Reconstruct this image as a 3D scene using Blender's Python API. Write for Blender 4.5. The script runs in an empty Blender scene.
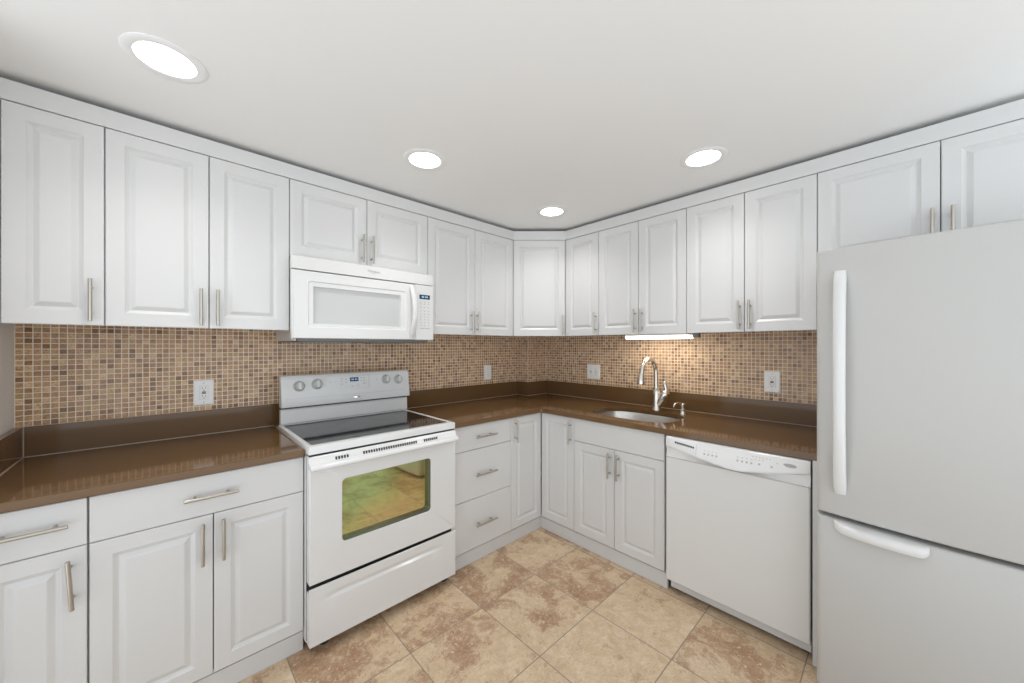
import bpy, bmesh, math, random
from math import pi, sin, cos, radians as R
from mathutils import Vector, Matrix

random.seed(7)
scene = bpy.context.scene
COL = scene.collection

# ------------------------------------------------------------------ camera, sky, exposure
cam_d = bpy.data.cameras.new('camera')
cam = bpy.data.objects.new('camera', cam_d)
COL.objects.link(cam)
cam.location = (-2.6524, -2.4462, 1.3777)
cam.rotation_euler = (R(90), 0, R(46.558 - 90))
cam_d.sensor_fit = 'HORIZONTAL'
cam_d.sensor_width = 36.0
cam_d.lens = 362.96 * 36.0 / 1024.0
cam_d.shift_y = (345.93 - 341.5) / 1024.0
cam_d.clip_start = 0.02
scene.camera = cam

world = bpy.data.worlds.new('World')
scene.world = world
world.use_nodes = True
bg = world.node_tree.nodes['Background']
# added fill dome for the open sides, brighter below to lift ceiling and recesses
WORLD_LOW, WORLD_HIGH = 1.95, 1.0
wt = world.node_tree
w_tc = wt.nodes.new('ShaderNodeTexCoord')
w_sep = wt.nodes.new('ShaderNodeSeparateXYZ')
wt.links.new(w_tc.outputs['Generated'], w_sep.inputs[0])
w_mr = wt.nodes.new('ShaderNodeMapRange')
w_mr.inputs[1].default_value = 0.0
w_mr.inputs[2].default_value = 0.3
w_mr.inputs[3].default_value = WORLD_LOW
w_mr.inputs[4].default_value = WORLD_HIGH
wt.links.new(w_sep.outputs[2], w_mr.inputs[0])
wt.links.new(w_mr.outputs[0], bg.inputs['Strength'])
bg.inputs['Color'].default_value = (0.885, 0.945, 1.0, 1)

DOWNLIGHT_POWER = 1.95
UNDERCAB_POWER = 1.0

vs = scene.view_settings
vs.view_transform = 'Standard'
vs.look = 'None'
vs.exposure = 0.06
vs.gamma = 1.0
vs.use_curve_mapping = False
try:
    scene.cycles.use_denoising = True
    scene.cycles.max_bounces = 10
    scene.cycles.diffuse_bounces = 6
    scene.cycles.sample_clamp_indirect = 6.0
    scene.cycles.caustics_reflective = False
    scene.cycles.caustics_refractive = False
except Exception:
    pass

# ------------------------------------------------------------------ materials
def mat(name, color, rough=0.5, metal=0.0, spec=0.5, coat=0.0, emit=None, estr=0.0):
    m = bpy.data.materials.new(name)
    m.use_nodes = True
    b = m.node_tree.nodes['Principled BSDF']
    b.inputs['Base Color'].default_value = (*color, 1)
    b.inputs['Roughness'].default_value = rough
    b.inputs['Metallic'].default_value = metal
    b.inputs['Specular IOR Level'].default_value = spec
    b.inputs['Coat Weight'].default_value = coat
    if emit:
        b.inputs['Emission Color'].default_value = (*emit, 1)
        b.inputs['Emission Strength'].default_value = estr
    return m

class NT:
    """small helper to write node trees"""
    def __init__(self, m):
        self.t = m.node_tree
        self.b = self.t.nodes['Principled BSDF']
    def n(self, kind, **kw):
        x = self.t.nodes.new(kind)
        for k, v in kw.items():
            setattr(x, k, v)
        return x
    def l(self, a, b):
        self.t.links.new(a, b)
    def put(self, sock, v):
        if isinstance(v, bpy.types.NodeSocket):
            self.l(v, sock)
        else:
            sock.default_value = v
    def math(self, op, a, b=None, c=None, clamp=False):
        x = self.n('ShaderNodeMath', operation=op)
        x.use_clamp = clamp
        for i, v in enumerate((a, b, c)):
            if v is not None:
                self.put(x.inputs[i], v)
        return x.outputs[0]
    def vmath(self, op, a, b=None):
        x = self.n('ShaderNodeVectorMath', operation=op)
        self.put(x.inputs[0], a)
        if b is not None:
            self.put(x.inputs[1], b)
        return x.outputs[0]
    def mix(self, f, a, b, blend='MIX'):
        x = self.n('ShaderNodeMix', data_type='RGBA', blend_type=blend)
        self.put(x.inputs[0], f)
        self.put(x.inputs[6], a)
        self.put(x.inputs[7], b)
        return x.outputs[2]
    def noise(self, vec, scale, detail=2.0, rough=0.5, dist=0.0, w=None):
        x = self.n('ShaderNodeTexNoise')
        if w is not None:
            x.noise_dimensions = '4D'
            self.put(x.inputs['W'], w)
        self.put(x.inputs['Vector'], vec)
        x.inputs['Scale'].default_value = scale
        x.inputs['Detail'].default_value = detail
        x.inputs['Roughness'].default_value = rough
        x.inputs['Distortion'].default_value = dist
        return x.outputs[0]
    def ramp(self, f, stops, interp='LINEAR'):
        x = self.n('ShaderNodeValToRGB')
        x.color_ramp.interpolation = interp
        els = x.color_ramp.elements
        while len(els) < len(stops):
            els.new(0.5)
        for e, (p, c) in zip(els, stops):
            e.position = p
            e.color = (*c, 1)
        self.put(x.inputs[0], f)
        return x.outputs[0]
    def grid(self, uv, pitch, ox, oy, grout):
        """returns cell id vector, grout mask (1 on grout)"""
        sh = self.vmath('SUBTRACT', uv, (ox, oy, 0))
        sc = self.vmath('SCALE', sh)
        sc.node.inputs[3].default_value = 1.0 / pitch
        cell = self.vmath('FLOOR', sc)
        fr = self.vmath('FRACTION', sc)
        s = self.n('ShaderNodeSeparateXYZ')
        self.l(fr, s.inputs[0])
        d = []
        for o in (s.outputs[0], s.outputs[1]):
            a = self.math('SUBTRACT', o, 0.5)
            d.append(self.math('SUBTRACT', 0.5, self.math('ABSOLUTE', a)))
        e = self.math('MINIMUM', d[0], d[1])
        g = grout / pitch / 2
        mr = self.n('ShaderNodeMapRange', interpolation_type='SMOOTHSTEP')
        self.l(e, mr.inputs[0])
        mr.inputs[1].default_value = g * 0.75
        mr.inputs[2].default_value = g * 1.35
        mr.inputs[3].default_value = 1.0
        mr.inputs[4].default_value = 0.0
        return cell, mr.outputs[0]

M = {}
M['cabinet'] = mat('white_laminate', (0.675, 0.675, 0.671), 0.30, spec=0.45)
M['cabinet_dark'] = mat('cabinet_interior', (0.25, 0.23, 0.20), 0.7)
M['toe'] = mat('white_toe_board', (0.64, 0.64, 0.64), 0.5)
M['enamel'] = mat('white_enamel', (0.74, 0.74, 0.735), 0.16, spec=0.5)
M['enamel_soft'] = mat('white_textured_enamel', (0.535, 0.53, 0.515), 0.36, spec=0.4)
M['knob'] = mat('shade_grey_knob', (0.52, 0.52, 0.51), 0.3)  # greyed to stand in for the shading on the knobs
M['plastic'] = mat('white_plastic', (0.71, 0.71, 0.70), 0.28)
M['grey_plastic'] = mat('grey_plastic', (0.42, 0.42, 0.41), 0.45)
M['lightgrey'] = mat('light_grey_print', (0.42, 0.42, 0.42), 0.4)
M['print'] = mat('grey_print', (0.36, 0.36, 0.36), 0.45)
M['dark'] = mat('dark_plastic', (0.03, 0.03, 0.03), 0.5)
M['dkgrey'] = mat('dark_grey_metal', (0.16, 0.16, 0.155), 0.45, metal=0.3)
M['black_glass'] = mat('black_ceramic_glass', (0.012, 0.012, 0.013), 0.06, spec=0.75)
M['nickel'] = mat('brushed_nickel', (0.74, 0.70, 0.64), 0.27, metal=1.0)
M['pull'] = mat('satin_nickel_pull', (0.50, 0.465, 0.41), 0.30, metal=1.0)
M['plate'] = mat('white_wall_plate', (0.92, 0.92, 0.91), 0.30)
M['steel'] = mat('stainless_steel', (0.70, 0.68, 0.65), 0.30, metal=1.0)
M['chrome'] = mat('chrome', (0.75, 0.75, 0.75), 0.12, metal=1.0)
M['wall'] = mat('wall_paint', (0.90, 0.90, 0.895), 0.7)
M['ceiling'] = mat('ceiling_paint', (0.90, 0.90, 0.89), 0.85, spec=0.2)
M['caulk'] = mat('caulk', (0.55, 0.47, 0.38), 0.5)
M['tile_edge'] = mat('pale_tile_edge_trim', (0.80, 0.73, 0.64), 0.35)
M['lens'] = mat('lamp_lens', (0.9, 0.9, 0.9), 0.4, emit=(1.0, 0.98, 0.95), estr=9.0)
M['baffle'] = mat('lamp_baffle', (0.9, 0.9, 0.89), 0.35)
M['tube'] = mat('lit_diffuser', (0.9, 0.9, 0.9), 0.4, emit=(1.0, 0.95, 0.86), estr=3.5)
M['screen'] = mat('blue_display', (0.01, 0.015, 0.03), 0.2, emit=(0.012, 0.03, 0.06), estr=0.5)
M['digit'] = mat('display_segment', (0.2, 0.4, 0.6), 0.3, emit=(0.35, 0.6, 0.9), estr=0.6)
M['red'] = mat('red_button', (0.35, 0.07, 0.05), 0.4)
M['mw_window'] = mat('pale_screened_glass', (0.56, 0.57, 0.565), 0.14, spec=0.6)
M['cavity'] = mat('oven_window_cavity', (0.16, 0.18, 0.13), 0.25)

# quartz worktop
m = mat('brown_quartz', (0.11, 0.066, 0.036), 0.075, spec=0.35)
n = NT(m)
tc = n.n('ShaderNodeTexCoord').outputs['Object']
sp = n.noise(tc, 900, 1.0)
cl = n.ramp(sp, [(0.36, (0.150, 0.083, 0.036)), (0.60, (0.156, 0.087, 0.038)), (0.74, (0.168, 0.096, 0.044))])
n.l(cl, n.b.inputs['Base Color'])
M['quartz'] = m

# glass mosaic
def mosaic(name, ox, oy):
    m = mat(name, (0.4, 0.3, 0.2), 0.2, spec=0.32)
    n = NT(m)
    uv = n.n('ShaderNodeUVMap').outputs[0]
    cell, g = n.grid(uv, 0.0232, ox, oy, 0.0029)
    wn = n.n('ShaderNodeTexWhiteNoise', noise_dimensions='3D')
    n.l(cell, wn.inputs['Vector'])
    r1 = wn.outputs['Value']
    wn2 = n.n('ShaderNodeTexWhiteNoise', noise_dimensions='3D')
    n.l(n.vmath('ADD', cell, (31.7, 11.3, 5.1)), wn2.inputs['Vector'])
    r2 = wn2.outputs['Value']
    base = n.ramp(r1, [(0.0, (0.246, 0.139, 0.077)), (0.12, (0.384, 0.222, 0.120)), (0.40, (0.513, 0.308, 0.169)),
                       (0.62, (0.607, 0.382, 0.213)), (0.76, (0.519, 0.355, 0.176)), (0.86, (0.532, 0.310, 0.184)), (0.95, (0.707, 0.492, 0.297))], 'LINEAR')
    mp = n.vmath('MULTIPLY', uv, (120, 230, 1))
    st = n.noise(mp, 1.0, 3.0, 0.6, 0.8, w=n.math('MULTIPLY', r2, 37.0))
    stc = n.ramp(st, [(0.30, (0.46, 0.43, 0.40)), (0.50, (0.95, 0.95, 0.94)), (0.72, (1.38, 1.34, 1.28))])
    tcol = n.mix(1.0, base, stc, 'MULTIPLY')
    col = n.mix(g, tcol, (0.93, 0.83, 0.70, 1))
    n.l(col, n.b.inputs['Base Color'])
    ro = n.math('ADD', n.math('MULTIPLY', r2, 0.22), 0.10)
    ro = n.math('ADD', ro, n.math('MULTIPLY', g, 0.5), clamp=True)
    n.l(ro, n.b.inputs['Roughness'])
    bp = n.n('ShaderNodeBump')
    bp.inputs['Strength'].default_value = 0.3
    bp.inputs['Distance'].default_value = 0.002
    h = n.math('SUBTRACT', 1.0, g)
    h = n.math('ADD', h, n.math('MULTIPLY', st, 0.25))
    n.l(h, bp.inputs['Height'])
    geo = n.n('ShaderNodeNewGeometry').outputs['Normal']
    wob = n.vmath('SUBTRACT', wn2.outputs['Color'], (0.5, 0.5, 0.5))
    wob = n.vmath('MULTIPLY', wob, (0.11, 0.11, 0.11))
    n.l(n.vmath('NORMALIZE', n.vmath('ADD', geo, wob)), bp.inputs['Normal'])
    n.l(bp.outputs[0], n.b.inputs['Normal'])
    return m
M['mosaic'] = mosaic('brown_glass_mosaic', -3.1132, 1.0397)

# travertine look floor tile
m = mat('travertine_floor_tile', (0.5, 0.4, 0.3), 0.42, spec=0.4)
n = NT(m)
uv = n.n('ShaderNodeUVMap').outputs[0]
cell, g = n.grid(uv, 0.4085, -1.047, -0.953, 0.0042)
wn = n.n('ShaderNodeTexWhiteNoise', noise_dimensions='3D')
n.l(n.vmath('ADD', cell, (3.3, 8.1, 0.5)), wn.inputs['Vector'])
off = n.vmath('MULTIPLY', wn.outputs['Color'], (40, 40, 40))
p = n.vmath('ADD', uv, off)
big = n.noise(p, 4.6, 9.0, 0.68, 0.45)
med = n.noise(p, 15.0, 7.0, 0.68, 0.6)
fine = n.noise(p, 110.0, 3.0, 0.6)
f1 = n.math('ADD', n.math('MULTIPLY', big, 0.60), n.math('MULTIPLY', med, 0.46))
tb = n.math('SUBTRACT', n.math('MULTIPLY', wn.outputs['Value'], 0.11), 0.05)
f1 = n.math('ADD', f1, tb)
cream = n.ramp(med, [(0.30, (0.50, 0.355, 0.22)), (0.50, (0.60, 0.455, 0.30)), (0.66, (0.69, 0.55, 0.39))])
brown = n.ramp(med, [(0.30, (0.285, 0.155, 0.082)), (0.50, (0.36, 0.212, 0.120)), (0.68, (0.47, 0.315, 0.195))])
bm_ = n.ramp(f1, [(0.535, (0, 0, 0)), (0.560, (0.55, 0.55, 0.55)), (0.61, (1, 1, 1))])
c1 = n.mix(bm_, cream, brown)
vein = n.noise(p, 11.0, 6.0, 0.72, 1.6)
va = n.math('ABSOLUTE', n.math('SUBTRACT', vein, 0.5))
vm = n.ramp(va, [(0.0, (1, 1, 1)), (0.020, (0, 0, 0))])
c2 = n.mix(n.math('MULTIPLY', vm, n.math('MULTIPLY', med, 0.9)), c1, (0.76, 0.66, 0.52, 1))
flk = n.noise(p, 48.0, 3.0, 0.6, 0.3)
fm = n.ramp(flk, [(0.60, (0, 0, 0)), (0.66, (1, 1, 1))])
c2 = n.mix(n.math('MULTIPLY', n.math('MULTIPLY', fm, bm_), 0.6), c2, (0.78, 0.68, 0.54, 1))
fs = n.ramp(fine, [(0.30, (0.84, 0.81, 0.78)), (0.46, (1, 1, 1)), (0.62, (1.0, 1.0, 1.0)), (0.72, (1.12, 1.11, 1.10))])
c3 = n.mix(1.0, c2, fs, 'MULTIPLY')
dk = n.noise(p, 24.0, 4.0, 0.72, 0.5)
dkm = n.ramp(dk, [(0.645, (0, 0, 0)), (0.72, (1, 1, 1))])
c4 = n.mix(n.math('MULTIPLY', dkm, 0.55), c3, (0.33, 0.20, 0.12, 1))
col = n.mix(g, c4, (0.27, 0.215, 0.165, 1))
n.l(col, n.b.inputs['Base Color'])
bp = n.n('ShaderNodeBump')
bp.inputs['Strength'].default_value = 0.35
bp.inputs['Distance'].default_value = 0.003
n.l(n.math('ADD', n.math('SUBTRACT', 1.0, g), n.math('MULTIPLY', med, 0.3)), bp.inputs['Height'])
n.l(bp.outputs[0], n.b.inputs['Normal'])
M['floor'] = m

# oven window pane: dichroic heat-reflective coating, green to amber
m = mat('coated_oven_glass', (0.4, 0.42, 0.2), 0.03, metal=0.95)
n = NT(m)
tc = n.n('ShaderNodeTexCoord').outputs['Object']
nz = n.noise(tc, 3.2, 1.5, 0.5, 0.3)
cl = n.ramp(nz, [(0.33, (0.50, 0.68, 0.34)), (0.46, (0.62, 0.66, 0.32)), (0.58, (0.72, 0.64, 0.34)), (0.75, (0.72, 0.58, 0.34))])
n.l(cl, n.b.inputs['Base Color'])
M['oven_glass'] = m

# brushed look on the sink
n = NT(M['steel'])
tc = n.n('ShaderNodeTexCoord').outputs['Object']
br = n.noise(n.vmath('MULTIPLY', tc, (30, 30, 900)), 1.0, 2.0)
n.l(n.math('ADD', n.math('MULTIPLY', br, 0.18), 0.22), n.b.inputs['Roughness'])

# ------------------------------------------------------------------ mesh helpers
class MB:
    def __init__(self):
        self.bm = bmesh.new()
        self.mi = 0
    def _tag(self, faces):
        for f in faces:
            f.material_index = self.mi
    def box(self, x0, x1, y0, y1, z0, z1, r=0.0, seg=2):
        g = bmesh.ops.create_cube(self.bm, size=1.0)
        vs_ = g['verts']
        for v in vs_:
            v.co = Vector(((x0 + x1) / 2 + v.co.x * (x1 - x0), (y0 + y1) / 2 + v.co.y * (y1 - y0), (z0 + z1) / 2 + v.co.z * (z1 - z0)))
        fs_ = set(f for v in vs_ for f in v.link_faces)
        self._tag(fs_)
        if r > 0:
            es = list(set(e for v in vs_ for e in v.link_edges))
            o = bmesh.ops.bevel(self.bm, geom=es, offset=r, segments=seg, affect='EDGES', profile=0.5)
            self._tag(o['faces'])
        return self
    def face(self, pts):
        vs_ = [self.bm.verts.new(p_) for p_ in pts]
        f = self.bm.faces.new(vs_)
        f.material_index = self.mi
        return f
    def loft(self, rings, closed=True, cap0=True, cap1=True):
        rr = [[self.bm.verts.new(p_) for p_ in ring] for ring in rings]
        k = len(rr[0])
        for a, b in zip(rr, rr[1:]):
            for i in range(k if closed else k - 1):
                j = (i + 1) % k
                f = self.bm.faces.new((a[i], a[j], b[j], b[i]))
                f.material_index = self.mi
        for ring, c in ((rr[0], cap0), (rr[-1], cap1)):
            if c and len(ring) > 2:
                f = self.bm.faces.new(ring)
                f.material_index = self.mi
        return self
    def prism(self, pts, x0, x1):
        """profile of (y, z) points swept along x"""
        return self.loft([[(x0, y, z) for y, z in pts], [(x1, y, z) for y, z in pts]])
    def prism_z(self, pts, z0, z1):
        return self.loft([[(x, y, z0) for x, y in pts], [(x, y, z1) for x, y in pts]])
    def lathe(self, prof, seg=24, mtx=None, cap0=True, cap1=True):
        mtx = mtx or Matrix.Identity(4)
        rings = []
        for r_, z_ in prof:
            rings.append([mtx @ Vector((r_ * cos(2 * pi * i / seg), r_ * sin(2 * pi * i / seg), z_)) for i in range(seg)])
        return self.loft(rings, True, cap0, cap1)
    def tube(self, pts, rad, seg=12, cap=True):
        pts = [Vector(p_) for p_ in pts]
        rads = rad if isinstance(rad, (list, tuple)) else [rad] * len(pts)
        rings = []
        t0 = (pts[1] - pts[0]).normalized()
        up = Vector((0, 0, 1)) if abs(t0.z) < 0.9 else Vector((0, 1, 0))
        nrm = (up - t0 * up.dot(t0)).normalized()
        for i, p_ in enumerate(pts):
            a = pts[max(i - 1, 0)]
            b = pts[min(i + 1, len(pts) - 1)]
            t = (b - a).normalized()
            nrm = (nrm - t * nrm.dot(t)).normalized()
            bn = t.cross(nrm)
            rings.append([p_ + (nrm * cos(2 * pi * k / seg) + bn * sin(2 * pi * k / seg)) * rads[i] for k in range(seg)])
        return self.loft(rings, True, cap, cap)
    def cyl(self, p0, p1, r_, seg=16, bev=0.0):
        p0, p1 = Vector(p0), Vector(p1)
        d = (p1 - p0)
        L = d.length
        d.normalize()
        if bev > 0:
            return self.tube([p0, p0 + d * bev, p1 - d * bev, p1], [r_ - bev, r_, r_, r_ - bev], seg)
        return self.tube([p0, p1], r_, seg)
    def build(self, name, mats, parent=None, smooth=None, loc=None, rot=None):
        bm = self.bm
        bmesh.ops.recalc_face_normals(bm, faces=bm.faces)
        uvl = bm.loops.layers.uv.new('UVMap')
        for f in bm.faces:
            nx, ny, nz = (abs(c) for c in f.normal)
            for lp in f.loops:
                c = lp.vert.co
                if nz >= nx and nz >= ny:
                    lp[uvl].uv = (c.x, c.y)
                elif ny >= nx:
                    lp[uvl].uv = (c.x, c.z)
                else:
                    lp[uvl].uv = (c.y, c.z)
        me = bpy.data.meshes.new(name)
        bm.to_mesh(me)
        bm.free()
        for mm in (mats if isinstance(mats, (list, tuple)) else [mats]):
            me.materials.append(M[mm])
        if smooth:
            for p_ in me.polygons:
                p_.use_smooth = True
            me.set_sharp_from_angle(angle=R(smooth))
        o = bpy.data.objects.new(name, me)
        COL.objects.link(o)
        if parent:
            o.parent = parent
        if loc:
            o.location = loc
        if rot:
            o.rotation_euler = rot
        return o

def thing(name, label, cat, loc=(0, 0, 0), rotz=0.0, group=None):
    o = bpy.data.objects.new(name, None)
    o.empty_display_size = 0.1
    COL.objects.link(o)
    o.location = loc
    o.rotation_euler = (0, 0, rotz)
    o['label'] = label
    o['category'] = cat
    if group:
        o['group'] = group
    return o

def struct(o):
    o['kind'] = 'structure'
    return o

def text_mesh(name, body, size, matname, parent, loc, rot, shear=0.0, extrude=0.0004, bold=0.0):
    cu = bpy.data.curves.new(name, 'FONT')
    cu.body = body
    cu.size = size
    cu.shear = shear
    cu.extrude = extrude
    cu.offset = bold
    cu.align_x = 'CENTER'
    cu.align_y = 'CENTER'
    cu.resolution_u = 3
    t = bpy.data.objects.new(name, cu)
    COL.objects.link(t)
    dg = bpy.context.evaluated_depsgraph_get()
    me = bpy.data.meshes.new_from_object(t.evaluated_get(dg))
    bpy.data.objects.remove(t)
    me.materials.clear()
    me.materials.append(M[matname])
    o = bpy.data.objects.new(name, me)
    COL.objects.link(o)
    o.parent = parent
    o.location = loc
    o.rotation_euler = rot
    return o

def arc(cx, cy, r_, a0, a1, k=6):
    return [(cx + r_ * cos(R(a0 + (a1 - a0) * i / k)), cy + r_ * sin(R(a0 + (a1 - a0) * i / k))) for i in range(k + 1)]

def rrect(x0, x1, z0, z1, r_, k=5):
    return arc(x1 - r_, z1 - r_, r_, 0, 90, k) + arc(x0 + r_, z1 - r_, r_, 90, 180, k) + arc(x0 + r_, z0 + r_, r_, 180, 270, k) + arc(x1 - r_, z0 + r_, r_, 270, 360, k)

# ------------------------------------------------------------------ dimensions (metres), inner corner of the room near (0, 0)
WA = 0.06           # back wall plane y
WB = 0.06           # right wall plane x
WL = -3.1135        # left wall plane x
CEIL = 2.326
UT, UB = 2.2285, 1.4561     # upper doors
UD = 0.33                   # upper door front depth
BD = 0.61                   # base door front depth
DT = 0.8765                 # top of the base fronts
DZ = 0.7222                 # split under the top drawers
DB = 0.0957                 # bottom of base fronts
CT = 0.914                  # worktop
CTH = 0.030
CFD = 0.635                 # worktop front depth

# ------------------------------------------------------------------ room shell
b = MB()
b.face([(-3.8, -3.8, 0), (WB, -3.8, 0), (WB, WA, 0), (-3.8, WA, 0)])
struct(b.build('floor', 'floor'))

LIGHTS = [(-2.658, -0.783, 'farthest left, before the wall cabinets at the end'),
          (-1.702, -0.797, 'in front of the microwave'),
          (-0.687, -0.780, 'in front of the diagonal corner cabinet'),
          (-0.693, -1.779, 'nearest the refrigerator')]
HOLE = 0.096
b = MB()
bm = b.bm
def loop_edges(pts):
    vs_ = [bm.verts.new(p_) for p_ in pts]
    return [bm.edges.new((vs_[i], vs_[(i + 1) % len(vs_)])) for i in range(len(vs_))]
es = loop_edges([(-3.8, -3.8, CEIL), (WB, -3.8, CEIL), (WB, WA, CEIL), (-3.8, WA, CEIL)])
for x, y, _ in LIGHTS:
    es += loop_edges([(x + HOLE * cos(2 * pi * i / 40), y + HOLE * sin(2 * pi * i / 40), CEIL) for i in range(40)])
bmesh.ops.triangle_fill(bm, use_beauty=True, use_dissolve=False, edges=es)
struct(b.build('ceiling', 'ceiling'))

b = MB(); b.box(WL, WB, WA, WA + 0.08, 0, CEIL); struct(b.build('wall_back', 'wall'))
b = MB(); b.box(WB, WB + 0.08, -3.7, WA, 0, CEIL); struct(b.build('wall_right', 'wall'))
b = MB(); b.box(WL - 0.1, WL, -0.70, WA + 0.08, 0, CEIL); struct(b.build('wall_left', 'wall'))

# boxed-in corner (pipe chase)
BX, BY = -0.205, -0.077
b = MB(); b.box(BX + 0.005, WB, BY + 0.005, WA, 0, UB + 0.0160); struct(b.build('wall_corner', 'wall'))

# mosaic backsplash: back wall, corner chase, right wall
b = MB()
b.box(WL, BX, WA - 0.005, WA, 1.04, UB + 0.0165)
struct(b.build('trim_1', 'mosaic'))
b = MB()
b.box(BX, BX + 0.005, BY, WA - 0.005, 1.04, UB + 0.0165)
b.box(BX, WB - 0.005, BY, BY + 0.005, 1.04, UB + 0.0165)
struct(b.build('trim_2', 'mosaic'))
b = MB()
b.box(WB - 0.005, WB, -2.26, BY + 0.005, 1.04, UB + 0.0165)
struct(b.build('trim_3', 'mosaic'))
# pale edge strips on the chase and in the inner corner
b = MB()
b.box(BX - 0.0015, BX + 0.003, BY - 0.0015, BY + 0.003, 1.04, UB + 0.0165)
b.box(WB - 0.009, WB - 0.005, BY - 0.003, BY, 1.04, UB + 0.0165)
struct(b.build('trim_4', 'tile_edge'))

# flat fascia between wall cabinets and ceiling (one continuous board that turns twice)
Pd = Vector((-0.6347, -0.33)); Qd = Vector((-0.33, -0.6194))
ang = math.atan2(Qd.y - Pd.y, Qd.x - Pd.x)
front = [(WL, -UD - 0.001), (Pd.x, -UD - 0.001), (-UD - 0.001, Qd.y), (-UD - 0.001, -3.02)]
back = [(WL, -UD + 0.018), (Pd.x + 0.008, -UD + 0.018), (-UD + 0.018, Qd.y + 0.008), (-UD + 0.018, -3.02)]
b = MB()
rings = []
for f_, k_ in zip(front, back):
    rings.append([(f_[0], f_[1], UT + 0.003), (k_[0], k_[1], UT + 0.003), (k_[0], k_[1], 2.302), (f_[0], f_[1], 2.302)])
b.loft(rings)
struct(b.build('trim_5', 'cabinet'))

# ------------------------------------------------------------------ cabinets
def raised_door(b, x0, x1, z0, z1, y, th=0.02, frame=0.052):
    """MDF raised-panel door; y = front plane (towards the viewer is -y)"""
    prof = [(0.0, th), (0.0, 0.0025), (0.0025, 0.0), (frame, 0.0), (frame + 0.004, 0.0038), (frame + 0.0125, 0.0094), (frame + 0.015, 0.0096),
            (frame + 0.030, 0.0016), (frame + 0.033, 0.0010)]
    rings = []
    for i_, d_ in prof:
        rings.append([(x0 + i_, y + d_, z0 + i_), (x1 - i_, y + d_, z0 + i_), (x1 - i_, y + d_, z1 - i_), (x0 + i_, y + d_, z1 - i_)])
    b.loft(rings)

def slab(b, x0, x1, z0, z1, y, th=0.02):
    b.box(x0, x1, y, y + th, z0, z1, 0.002, 2)

def handle(parent, x, z, y, vertical=True, L=0.160, tilt=0.0):
    """bar pull, centre (x, z), mounted on the plane y"""
    b = MB()
    s = 0.035
    h = L / 2
    ax = Vector((sin(tilt), 0, cos(tilt))) if vertical else Vector((cos(tilt), 0, sin(tilt)))
    c = Vector((x, y - s, z))
    b.cyl(c - ax * h, c + ax * h, 0.0060, 16, 0.0008)
    for t in (-0.050, 0.050):
        q = c + ax * t
        b.cyl((q.x, y + 0.0002, q.z), (q.x, y - s + 0.002, q.z), 0.0044, 12)
    return b.build('handle', 'pull', parent, smooth=40)

def carcass(parent, x0, x1, y0, y1, z0, z1, t=0.016, name='body', top=True):
    """open-fronted box; y1 is the back (towards the wall)"""
    b = MB()
    b.box(x0, x0 + t, y0, y1, z0, z1)
    b.box(x1 - t, x1, y0, y1, z0, z1)
    b.box(x0 + t, x1 - t, y0, y1, z0, z0 + t)
    b.box(x0 + t, x1 - t, y1 - 0.006, y1, z0 + t, z1)
    if top:
        b.box(x0 + t, x1 - t, y0, y1 - 0.006, z1 - t, z1)
    else:
        b.box(x0 + t, x1 - t, y0, y0 + 0.018, z1 - t, z1)
    return b.build(name, 'cabinet', parent)

G = 0.0016   # half a reveal
def wall_unit(frame, u0, u1, label, doors, zb=UB, group='white wall cabinets'):
    """doors: list of (ua, ub, handle u, handle z); frame 'A' back wall, 'B' right wall (u measured to the right)"""
    if frame == 'A':
        t = thing('wall_cabinet', label, 'cabinet', (u0, 0, zb), 0, group)
        bk = WA
    else:
        t = thing('wall_cabinet', label, 'cabinet', (0, -u0, zb), -pi / 2, group)
        bk = WB
    carcass(t, 0.0005, u1 - u0 - 0.0005, -UD + 0.0205, bk - 0.0065, 0.018, UT - zb)
    for ua, ub, hu, hz in doors:
        b = MB()
        raised_door(b, ua - u0 + G, ub - u0 - G, 0, UT - zb, -UD)
        d = b.build('door', 'cabinet', t)
        handle(d, hu - u0, hz - zb, -UD)
    return t

HZ = 1.549
wall_unit('A', -3.073, -2.832, 'white single-door wall cabinet at the left end above the end of the worktop', [(-3.073, -2.832, -2.866, 1.552)])
wall_unit('A', -2.832, -2.2046, 'white two-door wall cabinet just left of the microwave', [(-2.832, -2.5191, -2.5478, HZ), (-2.5191, -2.2046, -2.491, HZ)])
wall_unit('A', -2.2046, -1.4126, 'short white two-door wall cabinet directly above the microwave', [(-2.2046, -1.8112, -1.8430, 1.935), (-1.8112, -1.4126, -1.7870, 1.935)], zb=1.842)
wall_unit('A', -1.4126, -0.6347, 'white two-door wall cabinet between the microwave and the corner cabinet', [(-1.4126, -1.0203, -1.0619, HZ), (-1.0203, -0.6347, -1.0073, HZ)])
wall_unit('B', 0.6194, 0.9286, 'narrow white single-door wall cabinet on the sink wall, next to the corner cabinet', [(0.6194, 0.9286, 0.909, 1.548)])
wall_unit('B', 0.9286, 1.5591, 'white two-door wall cabinet above the sink with the lit strip below it', [(0.9286, 1.2431, 1.2223, HZ), (1.2431, 1.5591, 1.274, HZ)])
wall_unit('B', 1.5591, 2.1817, 'white two-door wall cabinet above the dishwasher, left of the refrigerator', [(1.5591, 1.87, 1.8483, HZ), (1.87, 2.1817, 1.8992, HZ)])
wall_unit('B', 2.1817, 2.9697, 'short white two-door wall cabinet above the refrigerator', [(2.1817, 2.5757, 2.5504, 1.867), (2.5757, 2.9697, 2.6056, 1.865)], zb=1.772)

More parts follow.
